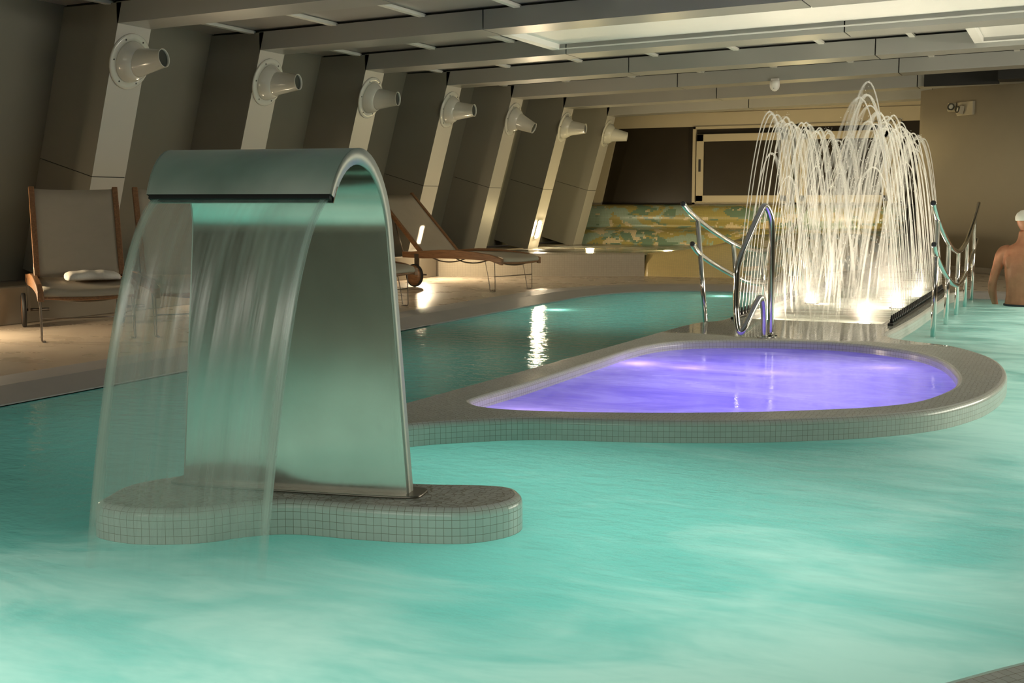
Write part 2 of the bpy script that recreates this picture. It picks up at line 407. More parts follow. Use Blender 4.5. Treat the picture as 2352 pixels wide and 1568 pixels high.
def island_body(outline, ztop, zbot, n=8, holes=()):
    L = cat([(x, y, 0) for x, y in outline], n, True); mb = MB(); r = .028
    def ring(d, z): return [Vector((p.x, p.y, z)) for p in inset(L, d)]
    V = strips(mb, [ring(0, zbot), ring(0, ztop - r), ring(r * .13, ztop - r * .5), ring(r * .5, ztop - r * .13), ring(r, ztop)])
    loops = [V[-1]]
    for h, hz, bull in holes:
        H = h
        def hr(d, z): return [Vector((p.x, p.y, z)) for p in inset(H, -d)]
        W = strips(mb, [hr(0, hz), hr(0, ztop - r), hr(r * .13, ztop - r * .5), hr(r * .5, ztop - r * .13), hr(r, ztop)] if bull else [hr(0, hz), hr(0, ztop)])
        loops.append(W[-1])
    fillface(mb, loops, 1)
    return mb, L

# pool shell, floor
mb = MB(); sh = [p.copy() for p in POOLC]
V = strips(mb, [[Vector((p.x, p.y, -.82)) for p in sh], [Vector((p.x, p.y, .005)) for p in sh]]); fillface(mb, [V[0]])
tag(mb.build('trim_1', M['shell']), kind='structure')
mb = MB(); outer = [mb.v(p) for p in ((-9.2, -3, .05), (6, -3, .05), (6, 21.2, .05), (-9.2, 21.2, .05))]
L2 = inset(POOLC, -.30); inner = [mb.v((p.x, p.y, .05)) for p in L2]; fillface(mb, [outer, inner])
lip = [mb.v((p.x, p.y, .006)) for p in POOLC]
for i in range(len(lip)): mb.f([inner[i], inner[(i + 1) % len(lip)], lip[(i + 1) % len(lip)], lip[i]], 0, True)
tag(mb.build('floor', M['deck']), kind='structure')
# pale stone coping band along the deck edge and the far edge
mb = MB(); idx = [i for i, p in enumerate(POOLC) if p.x < -4.0 or (p.y > 13.8 and p.x < 1)]
start = next(i for i in range(len(POOLC)) if i in set(idx) and (i - 1) % len(POOLC) not in set(idx))
run = []; i = start
while i in set(idx): run.append(i); i = (i + 1) % len(POOLC)
OUT = inset(POOLC, -.60); MID = inset(POOLC, -.30); IN = POOLC
prev = None
for i in run:
    cur = [mb.v((IN[i].x, IN[i].y, -.02)), mb.v((IN[i].x, IN[i].y, .012)), mb.v((MID[i].x, MID[i].y, .056)), mb.v((OUT[i].x, OUT[i].y, .056)), mb.v((OUT[i].x, OUT[i].y, .049))]
    if prev:
        for k in range(4): mb.f([prev[k], cur[k], cur[k + 1], prev[k + 1]])
    prev = cur
tag(mb.build('trim_2', M['coping']), kind='structure')
# raised mosaic curb of the near edge
mb = MB(); seg = [i for i, p in enumerate(POOLC) if p.x > -1.6 and p.y < 5.2]
prev = None; u = 0
A0 = inset(POOLC, -.0); A1 = inset(POOLC, -.008); A2 = inset(POOLC, -.03); A3 = inset(POOLC, -.42)
for i in seg:
    cur = [mb.v((A0[i].x, A0[i].y, -.3)), mb.v((A0[i].x, A0[i].y, .075)), mb.v((A1[i].x, A1[i].y, .093)), mb.v((A2[i].x, A2[i].y, .10)), mb.v((A3[i].x, A3[i].y, .10)), mb.v((A3[i].x, A3[i].y, .04))]
    if prev:
        du = (A0[i] - A0[pi]).length; w = [0, .375, .40, .425, .82, .88]
        for k in range(5): mb.f([prev[k], cur[k], cur[k + 1], prev[k + 1]], 0, k < 3, [(u, w[k]), (u + du, w[k]), (u + du, w[k + 1]), (u, w[k + 1])])
        u += du
    prev = cur; pi = i
tag(mb.build('trim_3', M['tile_side']), kind='structure')

# the two tiled islands
SPAC = cat([(x, y, 0) for x, y in SPA], 6, True)
CHANL = [Vector((x, y, 0)) for x, y in CHAN]
mb, islL = island_body(ISL, .10, -.8, 6, [(SPAC, -.62, True), (CHANL, -.12, False)])
isl = mb.build('tiled_island', [M['tile_side'], M['tile_top']])
tag(isl, 'long tiled island holding the purple spa pool and the fountain walkway', 'island')
mb = MB(); fillface(mb, [[mb.v((p.x, p.y, -.6)) for p in SPAC]]); mb.build('spa_floor', M['shell'], isl)
mb = MB(); mb.f([mb.v((x, y, -.1)) for x, y in CHAN]); mb.build('channel_floor', M['shell'], isl)
mb, archL = island_body(ARCH_ISL, .11, -.8, 6)
tag(mb.build('tiled_plinth', [M['tile_side'], M['tile_top']]), 'low rounded tiled plinth under the steel waterfall arch', 'plinth')

# water surfaces
mb = MB()
loops = [[mb.v((p.x, p.y, 0)) for p in inset(POOLC, -.001)], [mb.v((p.x, p.y, 0)) for p in inset(islL, .002)], [mb.v((p.x, p.y, 0)) for p in inset(archL, .002)]]
fillface(mb, loops)
tag(mb.build('pool_water', M['water']), 'turquoise churning water filling the big swimming pool', 'water', kind='stuff')
mb = MB(); fillface(mb, [[mb.v((p.x, p.y, .042)) for p in inset(SPAC, -.001)]])
tag(mb.build('spa_water', M['spa_water']), 'glowing purple water in the small spa pool of the tiled island', 'water', kind='stuff')
mb = MB(); mb.f([mb.v((x, y, .07)) for x, y in CHAN])
tag(mb.build('channel_water', M['channel_water']), 'brightly lit foaming water between the two fountain nozzle rows', 'water', kind='stuff')

# left wall: plinth, recessed sloping wall, seven leaning columns
LEAN = .28; NRM = Vector((1, 0, -LEAN)).normalized(); UPD = Vector((LEAN, 0, 1)).normalized()
def fx(z): return -7.97 + LEAN * (z - .35)          # front line of the columns
def back(x, z, d): return (x - NRM.x * d, z - NRM.z * d)
mb = MB(); mb.box((-9.2, -3, .05), (-7.95, 14.5, .36)); mb.box((-9.2, 14.5, .05), (-8.05, 21, .34))
tag(mb.build('trim_4', M['tile_tub'], bevel=.01), kind='structure')
mb = MB(); p0, p1 = back(fx(.2), .2, .62), back(fx(2.75), 2.75, .62); q0, q1 = back(fx(.2), .2, .75), back(fx(2.75), 2.75, .75)
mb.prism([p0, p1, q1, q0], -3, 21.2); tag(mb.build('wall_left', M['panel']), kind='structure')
def colY(n): return 7.88 + 1.95 * (n - 1)
ORD = {0: 'beyond the left edge', 1: 'nearest the camera', 2: 'second from the camera', 3: 'third from the camera', 4: 'fourth from the camera', 5: 'fifth from the camera', 6: 'sixth from the camera', 7: 'farthest away by the dark window'}
def quad_xz(z0, z1, d=.66):
    """slab of the column between two cuts square to its slope (z on the front line)."""
    a, b = (fx(z0), z0), (fx(z1), z1); c, e = back(*b, d), back(*a, d); return [a, b, c, e]
for n in range(0, 8):
    y = colY(n)
    t = empty('leaning_column', (0, 0, 0), 0, 'leaning grey clad wall column, ' + ORD[n], 'column', 'leaning columns along the left wall')
    lo = [(fx(.30), .30), (fx(1.28), 1.28), back(fx(1.28), 1.28, .66), back(fx(.30), .30, .66)]
    z1 = 2.73; bk = back(fx(z1), z1, .66); xx = bk[0] + (z1 - bk[1]) * LEAN
    up = [(fx(1.287), 1.287), (fx(z1), z1), (xx, z1), back(fx(1.287), 1.287, .66)]
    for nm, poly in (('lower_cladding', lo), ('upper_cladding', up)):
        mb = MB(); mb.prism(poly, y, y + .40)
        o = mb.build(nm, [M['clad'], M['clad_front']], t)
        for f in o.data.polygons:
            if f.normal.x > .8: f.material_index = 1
    mb = MB(); mb.prism([(fx(.3) - .006, .3), (fx(2.7) - .006, 2.7), back(fx(2.7), 2.7, .6), back(fx(.3), .3, .6)], y + .006, y + .394); mb.build('core', M['dark'], t)
    # air nozzle: flange, dome, spout
    if n == 0: continue
    D = {1: (.95, .10, .10), 2: (.95, .12, .02), 3: (.95, .12, -.02), 4: (.96, .06, -.01), 5: (.95, .06, -.42), 6: (.95, .10, -.05), 7: (.95, .25, -.15)}[n]
    zc = 2.27; c0 = Vector((fx(zc), y + .21, zc))
    nz = empty('air_nozzle', c0, 0, 'white enamelled air nozzle with round flange on the column ' + ORD[n], 'air vent', 'air nozzles on the left wall columns')
    Mx = Matrix(((UPD.x, 0, NRM.x, 0), (0, -1, 0, 0), (UPD.z, 0, NRM.z, 0), (0, 0, 0, 1)))
    mb = MB(); mb.lathe([(.24, .0), (.24, .012), (.23, .018), (.17, .020), (.17, .0)], Mx, 40); mb.build('flange', M['nozzle'], nz)
    mb = MB(); mb.lathe([(.180, .015), (.178, .03), (.165, .06), (.145, .095), (.12, .12), (.10, .13)], Mx, 36); mb.build('dome', M['nozzle'], nz)
    d = Vector(D).normalized(); w = d.cross(Vector((0, 0, 1))).normalized(); v = w.cross(d)
    o3 = NRM * .06
    Md = Matrix(((w.x, v.x, d.x, o3.x), (w.y, v.y, d.y, o3.y), (w.z, v.z, d.z, o3.z), (0, 0, 0, 1)))
    mb = MB(); mb.lathe([(.128, 0), (.122, .05), (.112, .09), (.078, .295), (.080, .30), (.074, .30), (.073, .285), (.073, .27), (.073, .02)], Md, 32); mb.build('spout', M['nozzle'], nz)
    mb = MB(); mb.lathe([(.073, .274), (.073, .279)], Md, 24); mb.build('throat', M['hole'], nz)
    for k in range(6):
        a = 2 * math.pi * (k + .5) / 6; mb = MB()
        Ms = Mx @ Matrix.Translation((.205 * math.cos(a), .205 * math.sin(a), .018)); mb.lathe([(.008, 0), (.008, .004), (.003, .006)], Ms, 8); mb.build('screw', M['screw'], nz)

# wall lamps low on every other column
LAMP = emit('wall_lamp_glow', (1, .80, .52, 1), 520)
for n in (0, 2, 4, 6):
    zc = .64; c0 = Vector((fx(zc), colY(n) + .2, zc))
    nz = empty('wall_lamp', c0, 0, 'glowing rectangular wall lamp low on the column ' + ORD[n], 'lamp', 'wall lamps on the left columns')
    Mx = Matrix(((0, UPD.x, NRM.x, 0), (1, 0, 0, 0), (0, UPD.z, NRM.z, 0), (0, 0, 0, 1)))
    mb = MB(); mb.box((-.075, -.16, .0), (.075, .16, .012), Mx); mb.build('bezel', M['lampfix'], nz, .004)
    mb = MB(); mb.box((-.045, -.125, .012), (.045, .125, .022), Mx); mb.build('lens', LAMP, nz)

# ceiling: beams rise a little to the right
def cz(x): return .02 * (x + 7.33)
XR = 4.2
for n in range(0, 8):
    y = colY(n); segs = [(-7.36, -4.9), (-4.886, -2.05), (-2.036, .8), (.814, XR)]
    t = empty('ceiling_beam', (0, 0, 0), 0, 'wide grey box beam across the ceiling from the column ' + ORD[n], 'beam', 'ceiling beams')
    for a, b in segs:
        mb = MB(); P = []
        for x in (a, b):
            P.append([mb.v((x, yy, z + cz(x))) for yy, z in ((y, 2.56), (y + .40, 2.56), (y + .40, 2.735), (y, 2.735))])
        for k in range(4): mb.f([P[0][k], P[0][(k + 1) % 4], P[1][(k + 1) % 4], P[1][k]])
        mb.f(P[0]); mb.f(P[1][::-1]); mb.build('cladding', M['beam'], t)
    mb = MB(); P = []
    for x in (-7.5, XR): P.append([mb.v((x, yy, z + cz(x))) for yy, z in ((y + .03, 2.565), (y + .37, 2.565), (y + .37, 2.768), (y + .03, 2.768))])
    for k in range(4): mb.f([P[0][k], P[0][(k + 1) % 4], P[1][(k + 1) % 4], P[1][k]])
    mb.f(P[0]); mb.f(P[1][::-1]); mb.build('core', M['dark'], t)
mb = MB(); P = [[mb.v((x, yy, z + cz(x))) for yy, z in ((-3, 2.758), (21.2, 2.758), (21.2, 2.9), (-3, 2.9))] for x in (-9.2, 6)]
for k in range(4): mb.f([P[0][k], P[0][(k + 1) % 4], P[1][(k + 1) % 4], P[1][k]])
mb.f(P[0]); mb.f(P[1][::-1]); tag(mb.build('ceiling', M['ceil']), kind='structure')
BAY = {0: 'in the bay nearest the camera', 1: 'between the first two visible beams', 2: 'beside the bright ceiling tray', 3: 'between the third and fourth beams', 4: 'between the fourth and fifth beams', 5: 'between the fifth and sixth beams', 6: 'between the sixth and seventh beams', 7: 'between the last beam and the far windows'}
proto = None
for n in range(0, 8):
    y0 = colY(n) + .37; y1 = colY(n + 1) + .03 if n < 7 else 20.9
    if n < 2 or n == 7:
        pass
    for k in range(10):
        x = -7.45 + .965 * k
        if x > .3: continue
        if n == 2 and x > -5.2: continue
        if n == 3 and x > -1.2: continue
        if n == 0 and x > -4.0: continue
        if n == 1 and x > -2.0: continue
        mb = MB(); L = y1 - y0
        mb.box((-.03, 0, 0), (.03, L, .028)); mb.box((-.012, 0, .028), (.012, L, .036))
        o = mb.build('ceiling_purlin', M['purlin'])
        o.location = (x, y0, 2.722 + cz(x))
        tag(o, 'white purlin bar under the ceiling panels ' + BAY[n], 'ceiling bar', 'ceiling purlins ' + BAY[n])
# bright white trays hung between beams
def tray(name, x0, x1, y0, y1, z, label):
    t = empty(name, (x0, y0, z), 0, label, 'ceiling panel')
    L, W = x1 - x0, y1 - y0; sl = .02
    Mz = Matrix(((1, 0, 0, 0), (0, 1, 0, 0), (sl, 0, 1, 0), (0, 0, 0, 1)))
    mb = MB(); mb.box((0, 0, 0), (.09, W, .09), Mz); mb.build('end_frame', M['white'], t, .004)
    mb = MB(); mb.box((.09, W - .03, 0), (L, W, .012), Mz); mb.build('edge_strip', M['white'], t)
    mb = MB(); mb.box((.09, 0, .055), (L, W - .005, .07), Mz); mb.build('panel', M['white'], t)
tray('ceiling_tray', -5.05, XR, 10.22, 11.785, 2.655, 'long bright white tray set between the second and third beams')
tray('ceiling_tray', -1.03, XR, 12.17, 13.735, 2.735, 'short white tray at the right between the third and fourth beams')

# far wall: header, windows, mosaic bench
mb = MB(); mb.box((-9.2, 20.95, 2.44), (6, 21.2, 2.95)); mb.box((-8.6, 20.93, 2.42), (-2, 20.96, 2.66)); tag(mb.build('wall_far', M['winframe']), kind='structure')
mb = MB(); mb.box((-9.2, 21.12, 0), (6, 21.2, 2.9)); tag(mb.build('wall_back', M['panel']), kind='structure')
mb = MB(); mb.box((-9.2, -3.1, 0), (6, -3, 2.95)); tag(mb.build('wall_near', M['panel']), kind='structure')
mb = MB(); mb.box((6, -3.1, 0), (6.1, 21.2, 3.05)); tag(mb.build('wall_side', M['panel']), kind='structure')
t = tag(empty('window_1'), kind='structure')
mb = MB(); mb.prism([(-7.98, 1.03), (-7.66, 2.42), (-6.24, 2.42), (-6.24, 1.03)], 21.0, 21.03); mb.build('pane', M['glass'], t)
mb = MB(); mb.prism([(-8.14, 1.03), (-7.82, 2.42), (-7.66, 2.42), (-7.98, 1.03)], 20.93, 21.04); mb.build('side_frame', M['winframe'], t)
def window(k, x0, x1, handle):
    t = tag(empty('window_%d' % k), kind='structure'); z0, z1 = 1.03, 2.42
    mb = MB()
    for a, b in (((x0, 20.90, z0), (x0 + .06, 21.04, z1)), ((x1 - .06, 20.90, z0), (x1, 21.04, z1)), ((x0, 20.9, z1 - .05), (x1, 21.04, z1)), ((x0, 20.9, z0), (x1, 21.04, z0 + .05))): mb.box(a, b)
    mb.build('frame', M['winframe'], t, .006)
    mb = MB(); s0, s1, t1 = x0 + .08, x1 - .06, z1 - .14
    for a, b in (((s0, 20.87, z0 + .06), (s0 + .13, 20.93, t1)), ((s1 - .12, 20.87, z0 + .06), (s1, 20.93, t1)), ((s0, 20.87, t1 - .13), (s1, 20.93, t1)), ((s0, 20.87, z0 + .05), (s1, 20.93, z0 + .17))): mb.box(a, b)
    sa = mb.build('sash', M['winframe'], t, .006)
    mb = MB(); mb.box((s0 + .13, 20.90, z0 + .17), (s1 - .12, 20.91, t1 - .13)); mb.build('pane', M['glass'], t)
    mb = MB(); mb.box((x0 + .06, 20.97, t1), (x1 - .06, 20.98, z1 - .05)); mb.build('transom_pane', M['glass'], t)
    if handle:
        mb = MB(); mb.box((s0 + .045, 20.862, 1.62), (s0 + .085, 20.872, 1.84)); mb.build('handle_recess', M['black'], sa)
window(2, -6.22, -4.46, True); window(3, -4.38, -2.74, False)
t = tag(empty('window_4'), kind='structure')
mb = MB(); mb.box((-2.70, 20.97, 1.03), (-1.4, 21.0, 2.42)); mb.build('pane', M['glass'], t)
mb = MB(); mb.box((-2.74, 20.9, 1.03), (-2.66, 21.04, 2.44)); mb.build('frame', M['winframe'], t)

# mosaic bench at the far wall: bulging backrest over a sloping seat back
prof = [(20.93, 1.04), (20.80, 1.04), (20.66, 1.00), (20.60, .92), (20.58, .80), (20.60, .70), (20.66, .64), (20.60, .62), (20.42, .60), (20.30, .55), (20.22, .45), (20.15, .25), (20.10, .05)]
mb = MB(); xs = [-8.30 + .1 * i for i in range(59)]; W = [0]
for i in range(1, len(prof)): W.append(W[-1] + math.hypot(prof[i][0] - prof[i - 1][0], prof[i][1] - prof[i - 1][1]))
G = [[mb.v((x, y, z)) for y, z in prof] for x in xs]
for i in range(len(xs) - 1):
    for k in range(len(prof) - 1): mb.f([G[i][k], G[i + 1][k], G[i + 1][k + 1], G[i][k + 1]], 0, True, [(xs[i], -W[k]), (xs[i + 1], -W[k]), (xs[i + 1], -W[k + 1]), (xs[i], -W[k + 1])])
mb.f(G[0]); mb.f(G[-1][::-1])
tag(mb.build('mosaic_bench', M['mosaic']), 'green and yellow camouflage patterned mosaic bench below the far windows', 'bench')

# raised corner tub: grey tiled front, yellow flank that climbs into the bench
path = [(-8.06, 14.53), (-7.4, 14.83), (-6.7, 15.16), (-6.0, 15.49), (-5.36, 15.79)]
mb = MB(); u = 0; prev = None
for i, (x, y) in enumerate(cat([(a, b, 0) for a, b in path], 4) and [(p.x, p.y) for p in cat([(a, b, 0) for a, b in path], 4)]):
    cur = [mb.v((x, y, .05)), mb.v((x, y, .345)), mb.v((x - .01, y + .03, .365)), mb.v((x - .12, y + .30, .365)), mb.v((x - .12, y + .30, .05))]
    if prev:
        du = .17
        for k in range(4): mb.f([prev[k], cur[k], cur[k + 1], prev[k + 1]], 0, False, [(u, k * .31), (u + du, k * .31), (u + du, k * .31 + .3), (u, k * .31 + .3)])
        u += du
    else: mb.f(cur)
    prev = cur
mb.f(prev[::-1])
tub = mb.build('corner_tub', M['tile_tub']); tag(tub, 'raised tiled tub in the far left corner beside the mosaic bench', 'tub')
yp = [(-5.36, 15.79, .365), (-4.9, 15.80, .41), (-4.5, 15.86, .46), (-4.1, 16.0, .53), (-3.75, 16.25, .60), (-3.45, 16.8, .62), (-3.2, 17.6, .62), (-2.95, 18.6, .60), (-2.72, 19.6, .56), (-2.66, 20.4, .5)]
Q = cat(yp, 5); mb = MB(); prev = None; u = 0
for i, p in enumerate(Q):
    tn = (Q[min(i + 1, len(Q) - 1)] - Q[max(i - 1, 0)]); tn.z = 0; tn.normalize(); nn = Vector((-tn.y, tn.x, 0))
    a = [Vector((p.x, p.y, .05)), Vector((p.x, p.y, .05)) + nn * .02 + Vector((0, 0, (p.z - .05) * .55)), p + nn * .08 - Vector((0, 0, .03)), p + nn * .14, p + nn * .55, Vector((p.x, p.y, .05)) + nn * .55]
    cur = [mb.v(q) for q in a]
    if prev:
        du = (p - Q[i - 1]).length; mi = 0 if i < 17 else 1
        vv = [0, .28, .5, .56, .97, 1.4]
        for k in range(5): mb.f([prev[k], cur[k], cur[k + 1], prev[k + 1]], mi, k < 3, [(u, vv[k]), (u + du, vv[k]), (u + du, vv[k + 1]), (u, vv[k + 1])])
        u += du
    else: mb.f(cur)
    prev = cur
mb.f(prev[::-1])
mb.build('flank_wall', [M['tile_yellow'], M['mosaic']], tub)
mb = MB(); mb.f([mb.v(p) for p in ((-7.93, 14.9, .335), (-7.4, 15.1, .335), (-6.0, 15.8, .335), (-5.5, 16.0, .335), (-4.2, 16.6, .335), (-3.6, 17.6, .335), (-3.3, 19.5, .335), (-3.3, 20.2, .335), (-7.93, 20.2, .335))])
mb.build('tub_water', M['tub_water'], tub)
UWLAMP = emit('tub_lamp_glow', (1, .82, .42, 1), 9)
for p in ((-7.0, 17.9), (-5.6, 17.6), (-3.7, 18.7)):
    mb = MB(); mb.lathe([(.07, 0), (.07, .006), (.05, .009)], Matrix.Translation((p[0], p[1], .336)), 16); mb.build('tub_lamp', UWLAMP, tub)

# right wall: curved, freestanding
wp = cat([(-2.19, 19.42, 0), (-2.16, 19.30, 0), (-2.0, 19.14, 0), (-1.29, 18.48, 0), (-.69, 17.97, 0), (.4, 17.1, 0), (2.0, 16.0, 0), (4.0, 15.0, 0)], 6)
def ribbon(name, mat, z0, z1, th, off=0, top_round=0):
    mb = MB(); prev = None
    for i, p in enumerate(wp):
        tn = (wp[min(i + 1, len(wp) - 1)] - wp[max(i - 1, 0)]).normalized(); nn = Vector((-tn.y, tn.x, 0))
        a, b = p + nn * (-off), p + nn * th; zt = z1 - (top_round if i == 0 else top_round * .3 if i == 1 else 0)
        cur = [mb.v((a.x, a.y, z0)), mb.v((a.x, a.y, zt)), mb.v((b.x, b.y, zt)), mb.v((b.x, b.y, z0))]
        if prev:
            for k in range(4): mb.f([prev[k], cur[k], cur[(k + 1) % 4], prev[(k + 1) % 4]], 0, True)
        else: mb.f(cur)
        prev = cur
    mb.f(prev[::-1]); return mb.build(name, mat)
tag(ribbon('wall_right', M['wall'], .14, 2.755, .14, 0, .02), kind='structure')
tag(ribbon('baseboard_right', simple('baseboard_dark', (.30, .26, .21, 1), .5, 0, 5, .05), .0, .14, .14, .012), kind='structure')
mb = MB(); mb.box((-1.95, 17.585, 2.66), (-.98, 17.628, 2.85)); mb.box((-.98, 17.2, 2.68), (XR, 17.628, 2.86))  # dark boxes added for the shade on the right part of the beam
tag(mb.build('beam_shade_box', M['dark']), 'dark boxes standing in for shade on the beam above the right wall', 'shade box')

# emergency light on the right wall
d = Vector((1.5, -1.4, 0)).normalized(); nn = Vector((d.y, -d.x, 0))
Mw = Matrix(((d.x, nn.x, 0, 0), (d.y, nn.y, 0, 0), (0, 0, 1, 0), (0, 0, 0, 1)))
t = empty('emergency_light', (-1.50 , 18.68, 2.42), 0, 'twin headed emergency light high on the right wall', 'light')
mb = MB(); mb.box((-.10, -.0, -.10), (.22, .05, .10), Mw); mb.build('housing', M['wall'], t, .01)
for k, (ox, oz, tilt) in enumerate(((-.17, .03, -25), (.0, -.02, 20))):
    Mh = Mw @ Matrix.Translation((ox, .09, oz)) @ Matrix.Rotation(R(tilt), 4, 'Z') @ Matrix.Rotation(R(-72), 4, 'X') @ Matrix.Rotation(R(180), 4, 'Y')
    Mh = Mw @ Matrix.Translation((ox, .07, oz)) @ Matrix.Rotation(R(tilt), 4, 'Z') @ Matrix.Rotation(R(-80), 4, 'X')
    h = MB(); h.box((-.06, -.06, -.03), (.06, .06, .035), Mh); hd = h.build('lamp_head', M['wall'], t, .008)
    h = MB(); h.lathe([(.05, .035), (.052, .05), (.044, .052), (.044, .042)], Mh, 20, 0, False); h.build('ring', M['screw'], hd)
    h = MB(); h.lathe([(.043, .036), (.03, .046), (.01, .049)], Mh, 16); h.build('lens', M['nozzle'], hd)
# motion detector under the fifth beam
t = empty('motion_detector', (-3.575, 15.655, 2.63), 0, 'small white motion detector under the fifth ceiling beam', 'detector')
mb = MB(); mb.lathe([(.062, 0), (.064, -.05), (.062, -.075), (.050, -.105), (.028, -.125), (.004, -.132)], None, 24); mb.build('housing', M['white'], t)
mb = MB(); mb.box((-.05, -.01, 0), (.05, .06, .03)); mb.build('bracket', M['white'], t)
mb = MB(); mb.ball((.0, -.046, -.095), .009); mb.build('sensor_eye', M['black'], t)

# ------------------------------------------------------------------ steel waterfall arch
bx, by, phi, w0, w1, zc, rx, rz, th = -2.3053, 3.2421, .2022, .4002, .2946, .95, .216, .267, 1.07
wv = Vector((math.cos(phi), math.sin(phi), 0)); nv = Vector((wv.y, -wv.x, 0))
LT = (zc - .11) + (rx + rz) / 2 * (math.pi / 2 + th); THK = .052
def arch_pt(a, side, inset_=0., dw=0.):
    """a: arc length along the outer skin; inset_: depth towards the inside of the hook."""
    if a <= zc - .11: q, z, nq, nzz = 0., .11 + a, 1., 0.
    else:
        t_ = (a - (zc - .11)) / ((rx + rz) / 2); q = rx - rx * math.cos(t_); z = zc + rz * math.sin(t_)
        ln = math.hypot(math.cos(t_) * rz, math.sin(t_) * rx); nq, nzz = math.cos(t_) * rz / ln, -math.sin(t_) * rx / ln
    hw = w0 + (w1 - w0) * a / LT - dw
    P = Vector((bx, by, 0)) + nv * (q + nq * inset_) + wv * side * hw
    return Vector((P.x, P.y, z + nzz * inset_))
arch = empty('waterfall_arch', (bx, by, .11), phi, 'brushed steel arched waterfall spout standing on the tiled plinth', 'waterfall spout')
def local(o): o.parent = arch; o.matrix_parent_inverse = (Matrix.Translation((bx, by, .11)) @ Matrix.Rotation(phi, 4, 'Z')).inverted(); return o
NA = 46; As = [LT * i / NA for i in range(NA + 1)]
def skin_strip(mb, ins, a_list, flip=False, mi=0):
    G = [[mb.v(arch_pt(a, s / 10, ins(a) if callable(ins) else ins)) for s in range(-10, 11)] for a in a_list]
    for i in range(len(G) - 1):
        for k in range(20):
            mb.f([G[i][k], G[i][k + 1], G[i + 1][k + 1], G[i + 1][k]], mi, True, [(k / 20 * .7, a_list[i]), ((k + 1) / 20 * .7, a_list[i]), ((k + 1) / 20 * .7, a_list[i + 1]), (k / 20 * .7, a_list[i + 1])])
    return G
tk = lambda a: THK - ((THK - .030) * ((a - 1.18) / (LT - 1.18)) if a > 1.18 else 0)
mb = MB(); skin_strip(mb, 0, As); local(mb.build('outer_skin', M['dull']))
mb = MB(); skin_strip(mb, tk, As); local(mb.build('inner_skin', M['brushed']))
for sd in (-1, 1):
    mb = MB(); A = [mb.v(arch_pt(a, sd, -.001)) for a in As]; B = [mb.v(arch_pt(a, sd, tk(a) + .001)) for a in As]
    A2_ = [mb.v(arch_pt(a, sd, -.001, .004)) for a in As]; B2_ = [mb.v(arch_pt(a, sd, tk(a) + .001, .004)) for a in As]
    for i in range(NA):
        uv = [(.0, As[i]), (.05, As[i]), (.05, As[i + 1]), (.0, As[i + 1])]
        mb.f([A[i], B[i], B[i + 1], A[i + 1]], 0, True, uv); mb.f([A2_[i], A2_[i + 1], B2_[i + 1], B2_[i]], 0, True, uv)
        mb.f([A[i], A[i + 1], A2_[i + 1], A2_[i]]); mb.f([B[i], B2_[i], B2_[i + 1], B[i + 1]])
    local(mb.build('side_band', M['band']))
# outlet lip: a thin lower blade reaching past the skin, with a dark slot above it
mb = MB()
V8 = [mb.v(arch_pt(a, s_, i_)) for a in (LT - .04, LT + .016) for s_ in (-1, 1) for i_ in (.026, .031)]
for q in ((0, 1, 3, 2), (4, 6, 7, 5), (0, 4, 5, 1), (2, 3, 7, 6), (0, 2, 6, 4), (1, 5, 7, 3)): mb.f([V8[k] for k in q])
local(mb.build('outlet_lip', M['brushed']))
mb = MB(); V8 = [mb.v(arch_pt(a, s_, i_, .005)) for a in (LT - .05, LT + .011) for s_ in (-1, 1) for i_ in (.004, .027)]
for q in ((0, 1, 3, 2), (4, 6, 7, 5), (0, 4, 5, 1), (2, 3, 7, 6), (0, 2, 6, 4), (1, 5, 7, 3)): mb.f([V8[k] for k in q])
local(mb.build('outlet_slot', M['dark']))
# base flange
mb = MB(); pl = []
for a in range(40):
    c_, s_ = math.cos(2 * math.pi * a / 40), math.sin(2 * math.pi * a / 40)
    e = .35; xx = math.copysign(abs(c_) ** e, c_) * (w0 + .045); yy = math.copysign(abs(s_) ** e, s_) * .075 + .02
    pl.append(Vector((bx, by, 0)) + wv * xx + nv * yy)
mb.loft([[Vector((p.x, p.y, .108)) for p in pl], [Vector((p.x, p.y, .118)) for p in pl]]); local(mb.build('base_flange', simple('flange_dark_steel', (.30, .28, .24, 1), .35, .9)))

# falling sheet of water
LR, LL = arch_pt(LT + .01, 1, .022, .012), arch_pt(LT + .01, -1, .022, .012)
ER, EL = Vector((-1.999, 2.635, 0)), Vector((-2.551, 2.532, 0))
mb = MB(); NU, NV = 48, 34; G = []
for j in range(NV + 1):
    s = j / NV; row = []
    for i in range(NU + 1):
        k = i / NU; a = LL.lerp(LR, k); b = EL.lerp(ER, k); p = a.lerp(b, s)
        p.z = a.z - (a.z + .01) * (s * .18 + s * s * .82)
        wob = .010 * s * math.sin(k * 21 + s * 2.2) + .006 * math.sin(k * 57 + s) * s
        row.append((p + nv * wob, k, s))
    G.append([(mb.v(p), k, s) for p, k, s in row])
for j in range(NV):
    for i in range(NU):
        q = (G[j][i], G[j][i + 1], G[j + 1][i + 1], G[j + 1][i]); mb.f([w[0] for w in q], 0, True, [(w[1], w[2]) for w in q])
o = mb.build('water_sheet', M['sheet']); so = o.modifiers.new('thickness', 'SOLIDIFY'); so.thickness = .008; so.use_rim = True
tag(o, 'streaked sheet of falling water from the steel arch into the pool', 'water')

